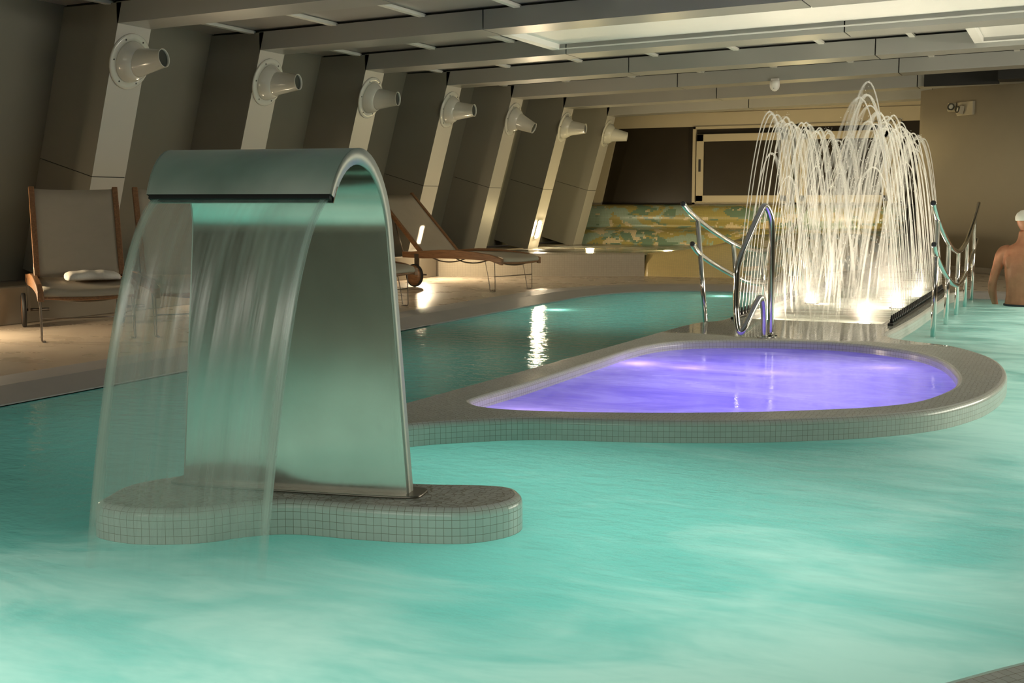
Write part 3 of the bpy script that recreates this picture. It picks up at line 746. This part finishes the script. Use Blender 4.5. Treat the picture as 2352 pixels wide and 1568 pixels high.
# ------------------------------------------------------------------ rails
def smooth_path(pts, n=8): return cat(pts, n)
def pool_rail():
    t = empty('sagging_handrail', (0, 0, 0))
    up = [(0, 9.55, 1.055), (0, 9.72, .99), (0, 10.1, .885), (0, 10.6, .775), (0, 11.2, .668), (0, 11.7, .615), (0, 12.0, .602), (0, 12.4, .618), (0, 12.9, .675), (0, 13.5, .80), (0, 14.0, .93), (0, 14.4, 1.055)]
    lo = [(0, 9.72, .735), (0, 9.88, .66), (0, 10.3, .55), (0, 11.16, .375), (0, 11.8, .295), (0, 12.1, .285), (0, 12.6, .305), (0, 13.2, .39), (0, 13.8, .52), (0, 14.3, .66)]
    off = Vector((0, -11.9, 0))
    up = [Vector(p) + off for p in up]; lo = [Vector(p) + off for p in lo]
    mb = MB(); mb.tube(smooth_path(up), .0215, 14); mb.build('upper_rail', M['steel'], t)
    mb = MB(); mb.tube(smooth_path(lo), .0215, 14); mb.build('lower_rail', M['steel'], t)
    U = smooth_path(up, 12)
    for y in (-1.98, -.92, .10, 1.10, 2.0):
        zt = min(U, key=lambda p: abs(p.y - y)).z
        mb = MB(); mb.tube([(0, y, -.5), (0, y, .3), (0, y, zt)], .020, 14); mb.build('post', M['steel'], t)
    for y, z in ((-2.352, 1.056), (-2.182, .737)):
        mb = MB(); mb.ball((0, y, z), (.0217, .006, .0217)); mb.build('end_cap', M['screw'], t)
    return t
r1 = pool_rail(); r1.location = (-.96, 11.93, 0); tag(r1, 'right sagging double handrail of steel tube, standing in the pool water', 'handrail', 'fountain handrails')
r2 = copy_tree(r1); r2.location = (-2.655, 11.38, 0); r2.rotation_euler = (0, R(-5.5), 0); tag(r2, 'left sagging double handrail of steel tube, beside the left nozzle row', 'handrail', 'fountain handrails')
t = empty('grab_rail', (-1.95, 8.45, .1), 0, 'looped steel grab rail at the purple spa edge', 'handrail')
gp = [(-1.925, 8.49, .10), (-1.926, 8.485, .5), (-1.93, 8.48, .86), (-1.945, 8.46, .985), (-1.975, 8.43, 1.035), (-2.00, 8.395, .985), (-2.04, 8.33, .86), (-2.085, 8.25, .70), (-2.105, 8.215, .60), (-2.108, 8.205, .48), (-2.105, 8.195, .33),
      (-2.085, 8.175, .20), (-2.062, 8.17, .16), (-2.04, 8.19, .19), (-2.01, 8.26, .29), (-1.985, 8.33, .37), (-1.972, 8.36, .39), (-1.962, 8.39, .36), (-1.957, 8.41, .26), (-1.955, 8.42, .10)]
gp = [Vector(p) - Vector((-1.95, 8.45, .1)) for p in gp]
mb = MB(); mb.tube(smooth_path(gp, 7), .0225, 16); mb.build('tube', M['steel'], t)
for p in (gp[0], gp[-1]):
    mb = MB(); mb.lathe([(.05, 0), (.05, .005), (.03, .009), (.03, .0)], Matrix.Translation(p), 20); f_ = mb.build('flange', M['steel'], t)
    mb = MB(); mb.lathe([(.008, .006), (.008, .014)], Matrix.Translation(p + Vector((.038, .01, 0))), 8); mb.build('bolt', M['screw'], f_)

# ------------------------------------------------------------------ fountain
def manifold(x, label):
    t = empty('nozzle_bar', (x, 11.7, .1), 0, label, 'fountain nozzles', 'fountain nozzle bars')
    mb = MB(); mb.box((-.022, -2.05, 0), (.022, 2.05, .022)); mb.build('bar', M['black'], t, .004)
    for k in range(37):
        y = -1.98 + .11 * k
        mb = MB(); mb.lathe([(.017, .02), (.017, .045), (.011, .05), (.008, .078), (.005, .08)], Matrix.Translation((0, y, 0)), 10); mb.build('nozzle', M['black'], t)
    return t
manifold(-2.50, 'black nozzle bar along the left side of the fountain channel')
manifold(-1.25, 'black nozzle bar along the right side of the fountain channel')
def jet(x0, y, s, h, reach, dy, seed):
    rnd = random.Random(seed); mb = MB(); z0 = .175
    def P(u, k=1., j=0.):
        return Vector((x0 + s * reach * .5 * u * k, y + dy * u + j * max(0, u - .8), z0 + (h - z0) * (1 - (1 - u) ** 2)))
    uend = 1 + math.sqrt((h - .075) / (h - z0))
    up = [i / 13 for i in range(14)]; mb.tube([P(u) for u in up], [.0032 + .0022 * u for u in up], 6)
    for q in range(4):
        k = 1 + rnd.uniform(-.22, .22); j = rnd.uniform(-.05, .05); ue = (uend, uend - .03, 1.75, 1.5)[q]
        us = [.95 + (ue - .95) * i / 17 for i in range(18)]
        mb.tube([P(u, 1 + (k - 1) * max(0, u - 1), j) for u in us], [.0055 + .0018 * abs(math.sin(i * 1.7 + q)) + .0008 * rnd.random() for i in range(18)], 5, True, 1)
    for q in range(22):
        u = rnd.uniform(.85, uend); c = P(u, 1 + rnd.uniform(-.35, .35) * (u - .85)) + Vector((rnd.gauss(0, .014), rnd.gauss(0, .03), rnd.gauss(0, .02)))
        if c.z < .09: continue
        mb.ball(c, (.0028, .0028, .0028 + .012 * abs(u - 1)), None, 0, 5, 4)
    return mb.build('water_jet', [M['jet'], M['spray']])
k = 0
for row, x0, s in ((0, -2.50, 1), (1, -1.25, -1)):
    for i in range(37):
        y = 9.72 + .11 * i; rr = random.random(); f = i / 36
        if row == 0: h = 1.76 - .02 * f + random.gauss(0, .035); reach = .44 + random.gauss(0, .03)
        else: h = 1.88 - .16 * min(1, f * 1.6) + random.gauss(0, .05); reach = .56 + random.gauss(0, .04)
        if rr < .07: h -= random.uniform(.25, .6)
        if row == 1 and i in (1, 3): h += .08
        o = jet(x0, y, s, h, reach, random.gauss(0, .015), 100 + k); k += 1
        tag(o, 'thin white water jet arching up from the %s nozzle bar of the fountain' % ('left', 'right')[row], 'water jet', 'fountain jets from the %s nozzle bar' % ('left', 'right')[row])
FL = emit('fountain_lamp_glow', (1, .86, .62, 1), 260)
for i, (x, y, lab) in enumerate(((-2.30, 10.0, 'at the near left corner'), (-1.50, 10.0, 'at the near right corner'), (-2.30, 11.9, 'halfway along the left side'), (-1.46, 11.7, 'halfway along the right side'), (-1.46, 13.2, 'at the far right corner'))):
    t = empty('fountain_lamp', (x, y, .07), 0, 'bright round fountain lamp in the channel ' + lab, 'lamp', 'fountain channel lamps')
    mb = MB(); mb.lathe([(.075, -.01), (.075, .006), (.06, .010), (.06, .0)], None, 20); mb.build('ring', M['steel'], t)
    mb = MB(); mb.lathe([(.058, .004), (.04, .009), (.01, .011)], None, 16); mb.build('lens', FL, t)

mb = MB(); mb.box((-2.44, 9.80, .072), (-1.31, 13.9, .95))
def mist():
    t = NT('mist'); c = t.coord('Object'); sx = t.n('ShaderNodeSeparateXYZ'); t.link(c, sx.inputs[0])
    n = t.mrange(t.noise(c, 2.6, 3, .6), .38, .7)
    h = t.mrange(sx.outputs[2], .07, .9, 1, 0); h = t.math('MULTIPLY', h, h)
    v = t.n('ShaderNodeVolumeScatter'); v.inputs['Color'].default_value = (.98, .97, .94, 1); v.inputs['Anisotropy'].default_value = .2
    t.link(t.math('MULTIPLY', t.math('MULTIPLY', h, n), .9), v.inputs['Density']); t.link(v.outputs[0], t.out.inputs['Volume']); return t.m
o = mb.build('water_mist', mist()); tag(o, 'pale mist of spray hanging low between the fountain nozzle rows', 'mist', kind='stuff')
# ------------------------------------------------------------------ sun loungers
def lounger():
    t = empty('sun_lounger', (0, 0, 0)); hw = .33
    # local: x runs to the foot end, the front legs stand at x = 0
    def rail_z(x): return .385 - .05 * max(0, x) / .2 if x > -.05 else .385 + .025 * math.sin(min(1, (-x) / 1.2) * math.pi)
    for sd in (-1, 1):
        xs = [.18, .12, 0, -.2, -.5, -.8, -1.1, -1.3, -1.45]; mb = MB(); rings = []
        for x in xs:
            z = rail_z(x); hh = .036 + .016 * math.sin(min(1, max(0, -x) / 1.4) * math.pi)
            rings.append([Vector((x, sd * hw + a * .022, z + b * hh)) for a, b in ((-1, -1), (1, -1), (1, 1), (-1, 1))])
        mb.loft(rings, True, False); mb.build('side_rail', M['wood'], t, .006)
        mb = MB(); a, b = Vector((-1.15, sd * (hw - .02), .41)), Vector((-1.95, sd * (hw - .02), 1.11)); d = (b - a).normalized(); pv = Vector((-d.z, 0, d.x))
        rings = [[p + pv * q * .024 + Vector((0, w * .021, 0)) for q, w in ((-1, -1), (1, -1), (1, 1), (-1, 1))] for p in (a, a.lerp(b, .5), b, b + d * .03)]
        mb.loft(rings, True, False); mb.build('back_rail', M['wood'], t, .006)
        # wire front leg: a bent U with a skid
        mb = MB(); y = sd * (hw - .005)
        mb.tube(smooth_path([(-.10, y, .375), (-.03, y, .10), (-.015, y, .008), (0, y - sd * .02, .006), (.045, y - sd * .02, .006), (.06, y, .012), (.062, y, .10), (.055, y, .37)], 5), .0052, 8); mb.build('leg', M['wire'], t)
        if sd < 0:
            # wheel
            mb = MB(); Mw_ = Matrix.Translation((-1.2, sd * (hw + .055), .14)) @ Matrix.Rotation(R(90), 4, 'X')
            mb.lathe([(.05, -.016), (.125, -.014), (.125, .014), (.05, .016)], Mw_, 28); wh = mb.build('wheel', M['wood'], t)
            mb = MB(); mb.lathe([(.122, -.018), (.138, -.014), (.14, 0), (.138, .014), (.122, .018), (.122, -.018)], Mw_, 32, 0, False); mb.build('tyre', M['rubber'], wh)
            mb = MB(); mb.box((-1.235, sd * (hw + .006), .13), (-1.165, sd * (hw + .024), .40)); mb.build('wheel_bracket', M['wire'], t)
        mb = MB(); mb.tube([(-1.45, sd * hw, .385), (-1.62, sd * (hw - .02), .80)], .009, 8); mb.build('prop', M['wire'], t)
    mb = MB(); mb.tube([(-1.2, -hw - .05, .14), (-1.2, -hw + .14, .14)], .012, 8); mb.build('axle', M['wire'], t)
    mb = MB(); mb.tube([(.055, -hw, .17), (.055, hw, .17)], .005, 8); mb.build('leg_brace', M['wire'], t)
    for x in (.10, -.55, -.95):
        mb = MB(); mb.tube(smooth_path([(x, -hw, .36), (x, -hw * .6, .315), (x, 0, .295), (x, hw * .6, .315), (x, hw, .36)], 5), .008, 8); mb.build('curved_stretcher', M['wire'], t)
    mb = MB(); mb.tube(smooth_path([(.16, -hw, .335), (.175, -hw * .5, .325), (.178, 0, .32), (.175, hw * .5, .325), (.16, hw, .335)], 4), .014, 8); mb.build('foot_rail', M['wood'], t)
    # sling fabric: seat with a rolled foot edge, and the raised back
    def cloth(name, path, dip):
        mb = MB(); G = []
        for i, (x, z) in enumerate(path):
            e = math.sin(math.pi * i / (len(path) - 1)); row = []
            for k in range(11):
                s = k / 5 - 1; row.append(mb.v((x, s * (hw - .02), z - dip * (1 - s * s) * (.5 + .5 * e))))
            G.append(row)
        for i in range(len(G) - 1):
            for k in range(10): mb.f([G[i][k], G[i][k + 1], G[i + 1][k + 1], G[i + 1][k]], 0, True)
        o = mb.build(name, M['sling'], t); m = o.modifiers.new('thickness', 'SOLIDIFY'); m.thickness = .005; return o
    seat = [(.155, .325), (.18, .345), (.185, .36), (.165, .39), (.10, .405), (-.1, .42), (-.35, .43), (-.6, .43), (-.85, .425), (-1.14, .415)]
    cloth('seat_sling', seat, .02)
    cloth('back_sling', [(-1.15 - .80 * i / 8, .42 + .70 * i / 8) for i in range(9)], .035)
    return t
lg = lounger()
def put(o, foot, ang, label):
    o.location = (foot[0], foot[1], .05); o.rotation_euler = (0, 0, R(ang)); tag(o, label, 'sun lounger', 'sun loungers on the pool deck')
put(lg, (-5.93, 12.6), -16.3, 'teak sun lounger with beige sling seen side-on right of the steel arch')
l4 = copy_tree(lg); put(l4, (-6.05, 9.88), -16.3, 'teak sun lounger mostly hidden behind the steel arch, only its legs showing')
A1_ = -40; dv = Vector((math.cos(R(A1_)), math.sin(R(A1_)), 0)); pv = Vector((-dv.y, dv.x, 0)); nl = Vector((-6.767, 6.354, 0)) + pv * .33
l1 = copy_tree(lg); put(l1, nl, A1_, 'teak sun lounger with a white towel on it at the left edge')
def upright(root):
    # this pair has the back set steep, hinged farther forward
    Mt = Matrix.Translation((-.50, 0, .44)) @ Matrix.Rotation(R(-27), 4, 'Y').inverted() @ Matrix.Diagonal((.68, 1, .68, 1)) @ Matrix.Translation((1.15, 0, -.41))
    for c in root.children:
        if c.name.startswith(('back_rail', 'back_sling')): c.matrix_local = Mt
        if c.name.startswith('prop'): c.matrix_local = Matrix.Translation((.95, 0, 0))
upright(l1)
n2 = nl + pv * .80
l2 = copy_tree(lg); put(l2, n2, A1_ + 2, 'teak sun lounger seen only through the falling water sheet')
upright(l2)
# folded towel on the first lounger
mb = MB(); tw = []
def tw_pt(lx, ly, z): q = nl + dv * lx + pv * ly; return Vector((q.x, q.y, z))
sec = [(-.17, .0), (-.19, .02), (-.19, .05), (-.17, .068), (-.05, .072), (.08, .07), (.15, .066), (.172, .045), (.172, .02), (.155, .0)]
for i in range(13):
    s = i / 12; ly = -.13 + .40 * s; bul = 1 - .28 * (abs(s - .5) * 2) ** 4 + .05 * math.sin(i * 1.7)
    if i in (0, 12): bul = .55
    tw.append([tw_pt(-.30 + a + .012 * math.sin(i * .9), ly, .05 + .425 + max(.0, b * bul)) for a, b in sec])
mb.loft(tw, True, True)
o = mb.build('folded_towel', M['towel']); sb = o.modifiers.new('sub', 'SUBSURF'); sb.levels = sb.render_levels = 2
tag(o, 'folded white towel lying on the seat of the left lounger', 'towel')

# ------------------------------------------------------------------ the bather: seen from behind, waist deep
def bather():
    px, py = -.445, 13.35
    face = Vector((.42, .91, 0)).normalized(); rt = Vector((face.y, -face.x, 0))
    def W(r_, f_, z): return Vector((px, py, 0)) + rt * r_ + face * f_ + Vector((0, 0, z))
    mb = MB()
    def ell(r_, f_, z, a, b, n=20): return [W(r_ + a * math.cos(2 * math.pi * k / n), f_ + b * math.sin(2 * math.pi * k / n), z) for k in range(n)]
    torso = [(0, 0, -.16, .155, .10), (0, 0, -.08, .17, .118), (0, 0, .0, .165, .115), (0, .0, .10, .152, .105), (0, 0, .2, .155, .105), (0, -.005, .32, .172, .112), (0, -.01, .44, .188, .116), (0, -.01, .52, .192, .108), (0, -.012, .585, .175, .088), (0, -.01, .625, .125, .07), (0, .0, .655, .075, .06), (0, .01, .70, .058, .058), (0, .02, .77, .056, .06)]
    mb.loft([ell(*q) for q in torso])
    def limb(P, rr, n=14): mb.tube(smooth_path([W(*p) for p in P], 4), [v for v in interp(rr, (len(P) - 1) * 4 + 1)], n)
    def interp(v, m):
        out = []
        for i in range(m):
            s = i / (m - 1) * (len(v) - 1); k = min(int(s), len(v) - 2); out.append(v[k] + (v[k + 1] - v[k]) * (s - k))
        return out
    for sd in (-1, 1):
        limb([(sd * .13, -.01, .575), (sd * .19, -.01, .555), (sd * .225, -.01, .50), (sd * .255, -.03, .38), (sd * .285, -.045, .25), (sd * .30, -.02, .14), (sd * .295, .02, .045), (sd * .285, .045, -.03)], [.055, .068, .066, .050, .044, .043, .034, .027])
        mb.ball(W(sd * .282, .055, -.065), (.026, .034, .048))
        for q in range(4):
            limb([(sd * (.262 + .014 * q), .062 + .004 * q, -.09), (sd * (.260 + .015 * q), .075, -.13), (sd * (.258 + .015 * q), .07, -.165 + .012 * abs(q - 1.5))], [.0095, .009, .007], 8)
        limb([(sd * .258, .05, -.055), (sd * .238, .07, -.08), (sd * .232, .085, -.11)], [.011, .010, .008], 8)
        # shoulder blade
        mb.ball(W(sd * .085, -.098, .46), (.05, .028, .075))
        limb([(sd * .085, 0, -.12), (sd * .09, 0, -.3), (sd * .09, .01, -.46), (sd * .09, 0, -.62), (sd * .09, -.01, -.74)], [.085, .08, .056, .052, .036])
        mb.ball(W(sd * .09, .05, -.765), (.045, .045, .035)); mb.ball(W(sd * .09, .12, -.775), (.04, .05, .025))
    # head, turned a little to the right
    hf = (face * .85 + rt * .53).normalized(); hr = Vector((hf.y, -hf.x, 0)); hc = W(0, .035, .86)
    def H(r_, f_, z): return hc + hr * r_ + hf * f_ + Vector((0, 0, z))
    hd = [(-.115, .052, .03, .03), (-.10, .07, .05, .035), (-.07, .06, .072, .02), (-.03, .07, .088, .008), (.02, .076, .098, 0), (.06, .074, .096, -.006), (.095, .058, .076, -.01), (.118, .03, .042, -.012)]
    mb.loft([[H(a * math.cos(2 * math.pi * k / 20), o_ + b * math.sin(2 * math.pi * k / 20), z) for k in range(20)] for z, a, b, o_ in hd])
    mb.loft([[H(.014 * math.cos(a_) * s_, .085 + d_ + .012 * math.sin(a_) * s_, z) for a_ in [2 * math.pi * k / 10 for k in range(10)]] for z, d_, s_ in ((.015, .0, .8), (-.01, .015, 1), (-.035, .022, 1.2), (-.045, .01, .8))])
    for sd in (-1, 1):
        mb.ball(H(sd * .080, -.002, -.01), (.014, .022, .032)); mb.ball(H(sd * .03, .088, .012), (.014, .01, .009))
    mb.ball(H(0, .092, -.068), (.026, .012, .010))
    body = mb.build('person', M['skin'])
    rm = body.modifiers.new('skin', 'REMESH'); rm.mode = 'VOXEL'; rm.voxel_size = .0075; rm.use_smooth_shade = True
    sm = body.modifiers.new('soft', 'SMOOTH'); sm.factor = .5; sm.iterations = 5
    tag(body, 'bare backed bather in a white swim cap standing waist deep in the pool', 'person')
    mb = MB(); cp = [(.018, .084, .106, 0), (.03, .085, .108, -.002), (.06, .083, .105, -.006), (.095, .066, .085, -.01), (.122, .035, .047, -.012), (.131, .004, .005, -.012)]
    mb.loft([[H(a * math.cos(2 * math.pi * k / 24), o_ + b * math.sin(2 * math.pi * k / 24), z) for k in range(24)] for z, a, b, o_ in cp])
    mb.build('swim_cap', M['cap'], body)
    mb = MB(); mb.loft([ell(0, 0, .02, .172, .122), ell(0, 0, -.08, .18, .128), ell(0, 0, -.2, .175, .115)], False)
    mb.build('swim_trunks', M['trunks'], body)
bather()

# ------------------------------------------------------------------ light
def area(name, loc, size, power, col, rot=(0, 0, 0), shape='RECTANGLE', spread=180):
    l = bpy.data.lights.new(name, 'AREA'); l.shape = shape; l.size, l.size_y = size; l.energy = power; l.color = col; l.spread = R(spread)
    o = bpy.data.objects.new(name, l); COL.objects.link(o); o.location = loc; o.rotation_euler = rot; return o
def point(name, loc, power, col, r=.05):
    l = bpy.data.lights.new(name, 'POINT'); l.energy = power; l.color = col; l.shadow_soft_size = r
    o = bpy.data.objects.new(name, l); COL.objects.link(o); o.location = loc; return o
def spot(name, loc, power, col, rot, ang=120, r=.05):
    l = bpy.data.lights.new(name, 'SPOT'); l.energy = power; l.color = col; l.shadow_soft_size = r; l.spot_size = R(ang); l.spot_blend = .6
    o = bpy.data.objects.new(name, l); COL.objects.link(o); o.location = loc; o.rotation_euler = rot; return o
UP = (math.pi, 0, 0)
TEAL = (.80, 1., .92)
# lamps on the pool floor, shining up into the milky water
area('pool_floor_light', (-2.3, .9, -.72), (3.4, 2.6), 54, TEAL, UP)
area('pool_floor_light', (-.95, 3.4, -.72), (1.6, 1.6), 16, TEAL, UP)
area('pool_floor_light', (-1.9, 4.15, -.72), (1.8, .7), 11, TEAL, UP)
area('pool_floor_light', (.35, 6.8, -.72), (1.2, 5.0), 34, TEAL, UP)
area('pool_floor_light', (-.2, 11.6, -.72), (1.6, 4.0), 30, TEAL, UP)
area('pool_floor_light', (-4.0, 5.6, -.72), (1.6, 4.4), 11, TEAL, UP)
area('pool_floor_light', (-3.9, 11.4, -.72), (1.6, 4.2), 30, TEAL, UP)
for x, y in ((-4.62, 10.9), (-3.6, 13.35)): point('pool_wall_light', (x, y, -.07), 5.5, (.95, 1., .86), .05)
# spa
area('spa_floor_light', (-1.5, 6.6, -.5), (1.5, 2.4), 26, (.62, .55, 1.), UP)
for x, y, p in ((-2.45, 7.15, 2.4), (-2.1, 7.1, 1.5), (-1.6, 7.1, .6), (-2.38, 5.16, 1.8), (-2.1, 5.2, .6), (-1.0, 7.6, .7)): point('spa_wall_light', (x, y, -.06), p, (.90, .70, 1.), .05)
# fountain lamps
for x, y, p in ((-2.25, 10.0, 26), (-1.52, 10.0, 26), (-2.25, 11.9, 30), (-1.48, 11.7, 26), (-1.48, 13.2, 22)):
    spot('fountain_light', (x, y, .095), p * 1.9, (1, .87, .68), (math.pi, 0, 0), 150, .05)
# corner tub lamps; the right one stands in for an unseen bench uplight
for x, y in ((-7.0, 17.9), (-5.6, 17.6), (-3.7, 18.7)): point('tub_light', (x, y, .42), 100 if x > -4 else 18, (1, .78, .38), .06)
# added fill light from the unseen part of the hall
area('hall_fill', (5.2, 12.5, 2.0), (1.2, 9), 330, (1, .93, .76), (0, R(90), 0))
area('hall_fill', (-1.5, -2.2, 2.5), (5, .6), 46, (1, .95, .82), (R(62), 0, 0))
area('channel_light', (-1.88, 11.2, -.06), (.9, 3.2), 5, (1, .88, .68), UP)
for x, y in ((-2.25, 10.0), (-1.52, 10.0), (-2.25, 11.9), (-1.48, 11.7), (-1.48, 13.2)): point('channel_lamp_light', (x, y, .0), 7.0, (1, .90, .70), .04)
w = bpy.data.worlds.new('world'); S.world = w; w.use_nodes = True
bg = w.node_tree.nodes['Background']; bg.inputs[0].default_value = (.50, .44, .36, 1); bg.inputs[1].default_value = .15

# ------------------------------------------------------------------ camera, view
cd = bpy.data.cameras.new('camera'); cam = bpy.data.objects.new('camera', cd); COL.objects.link(cam)
cam.location = (0, 0, 1.05); cam.rotation_euler = (R(90 - 6.593), 0, R(25.096)); cd.lens = 36 * 2734 / 2352; cd.sensor_width = 36
cd.clip_start = .05
S.camera = cam
S.view_settings.view_transform = 'Standard'; S.view_settings.look = 'None'; S.view_settings.gamma = 1; S.view_settings.use_curve_mapping = False
S.view_settings.exposure = .14
S.cycles.max_bounces = 8; S.cycles.diffuse_bounces = 4; S.cycles.glossy_bounces = 4; S.cycles.transmission_bounces = 4; S.cycles.transparent_max_bounces = 24
S.cycles.caustics_reflective = False; S.cycles.caustics_refractive = False; S.cycles.sample_clamp_indirect = 4
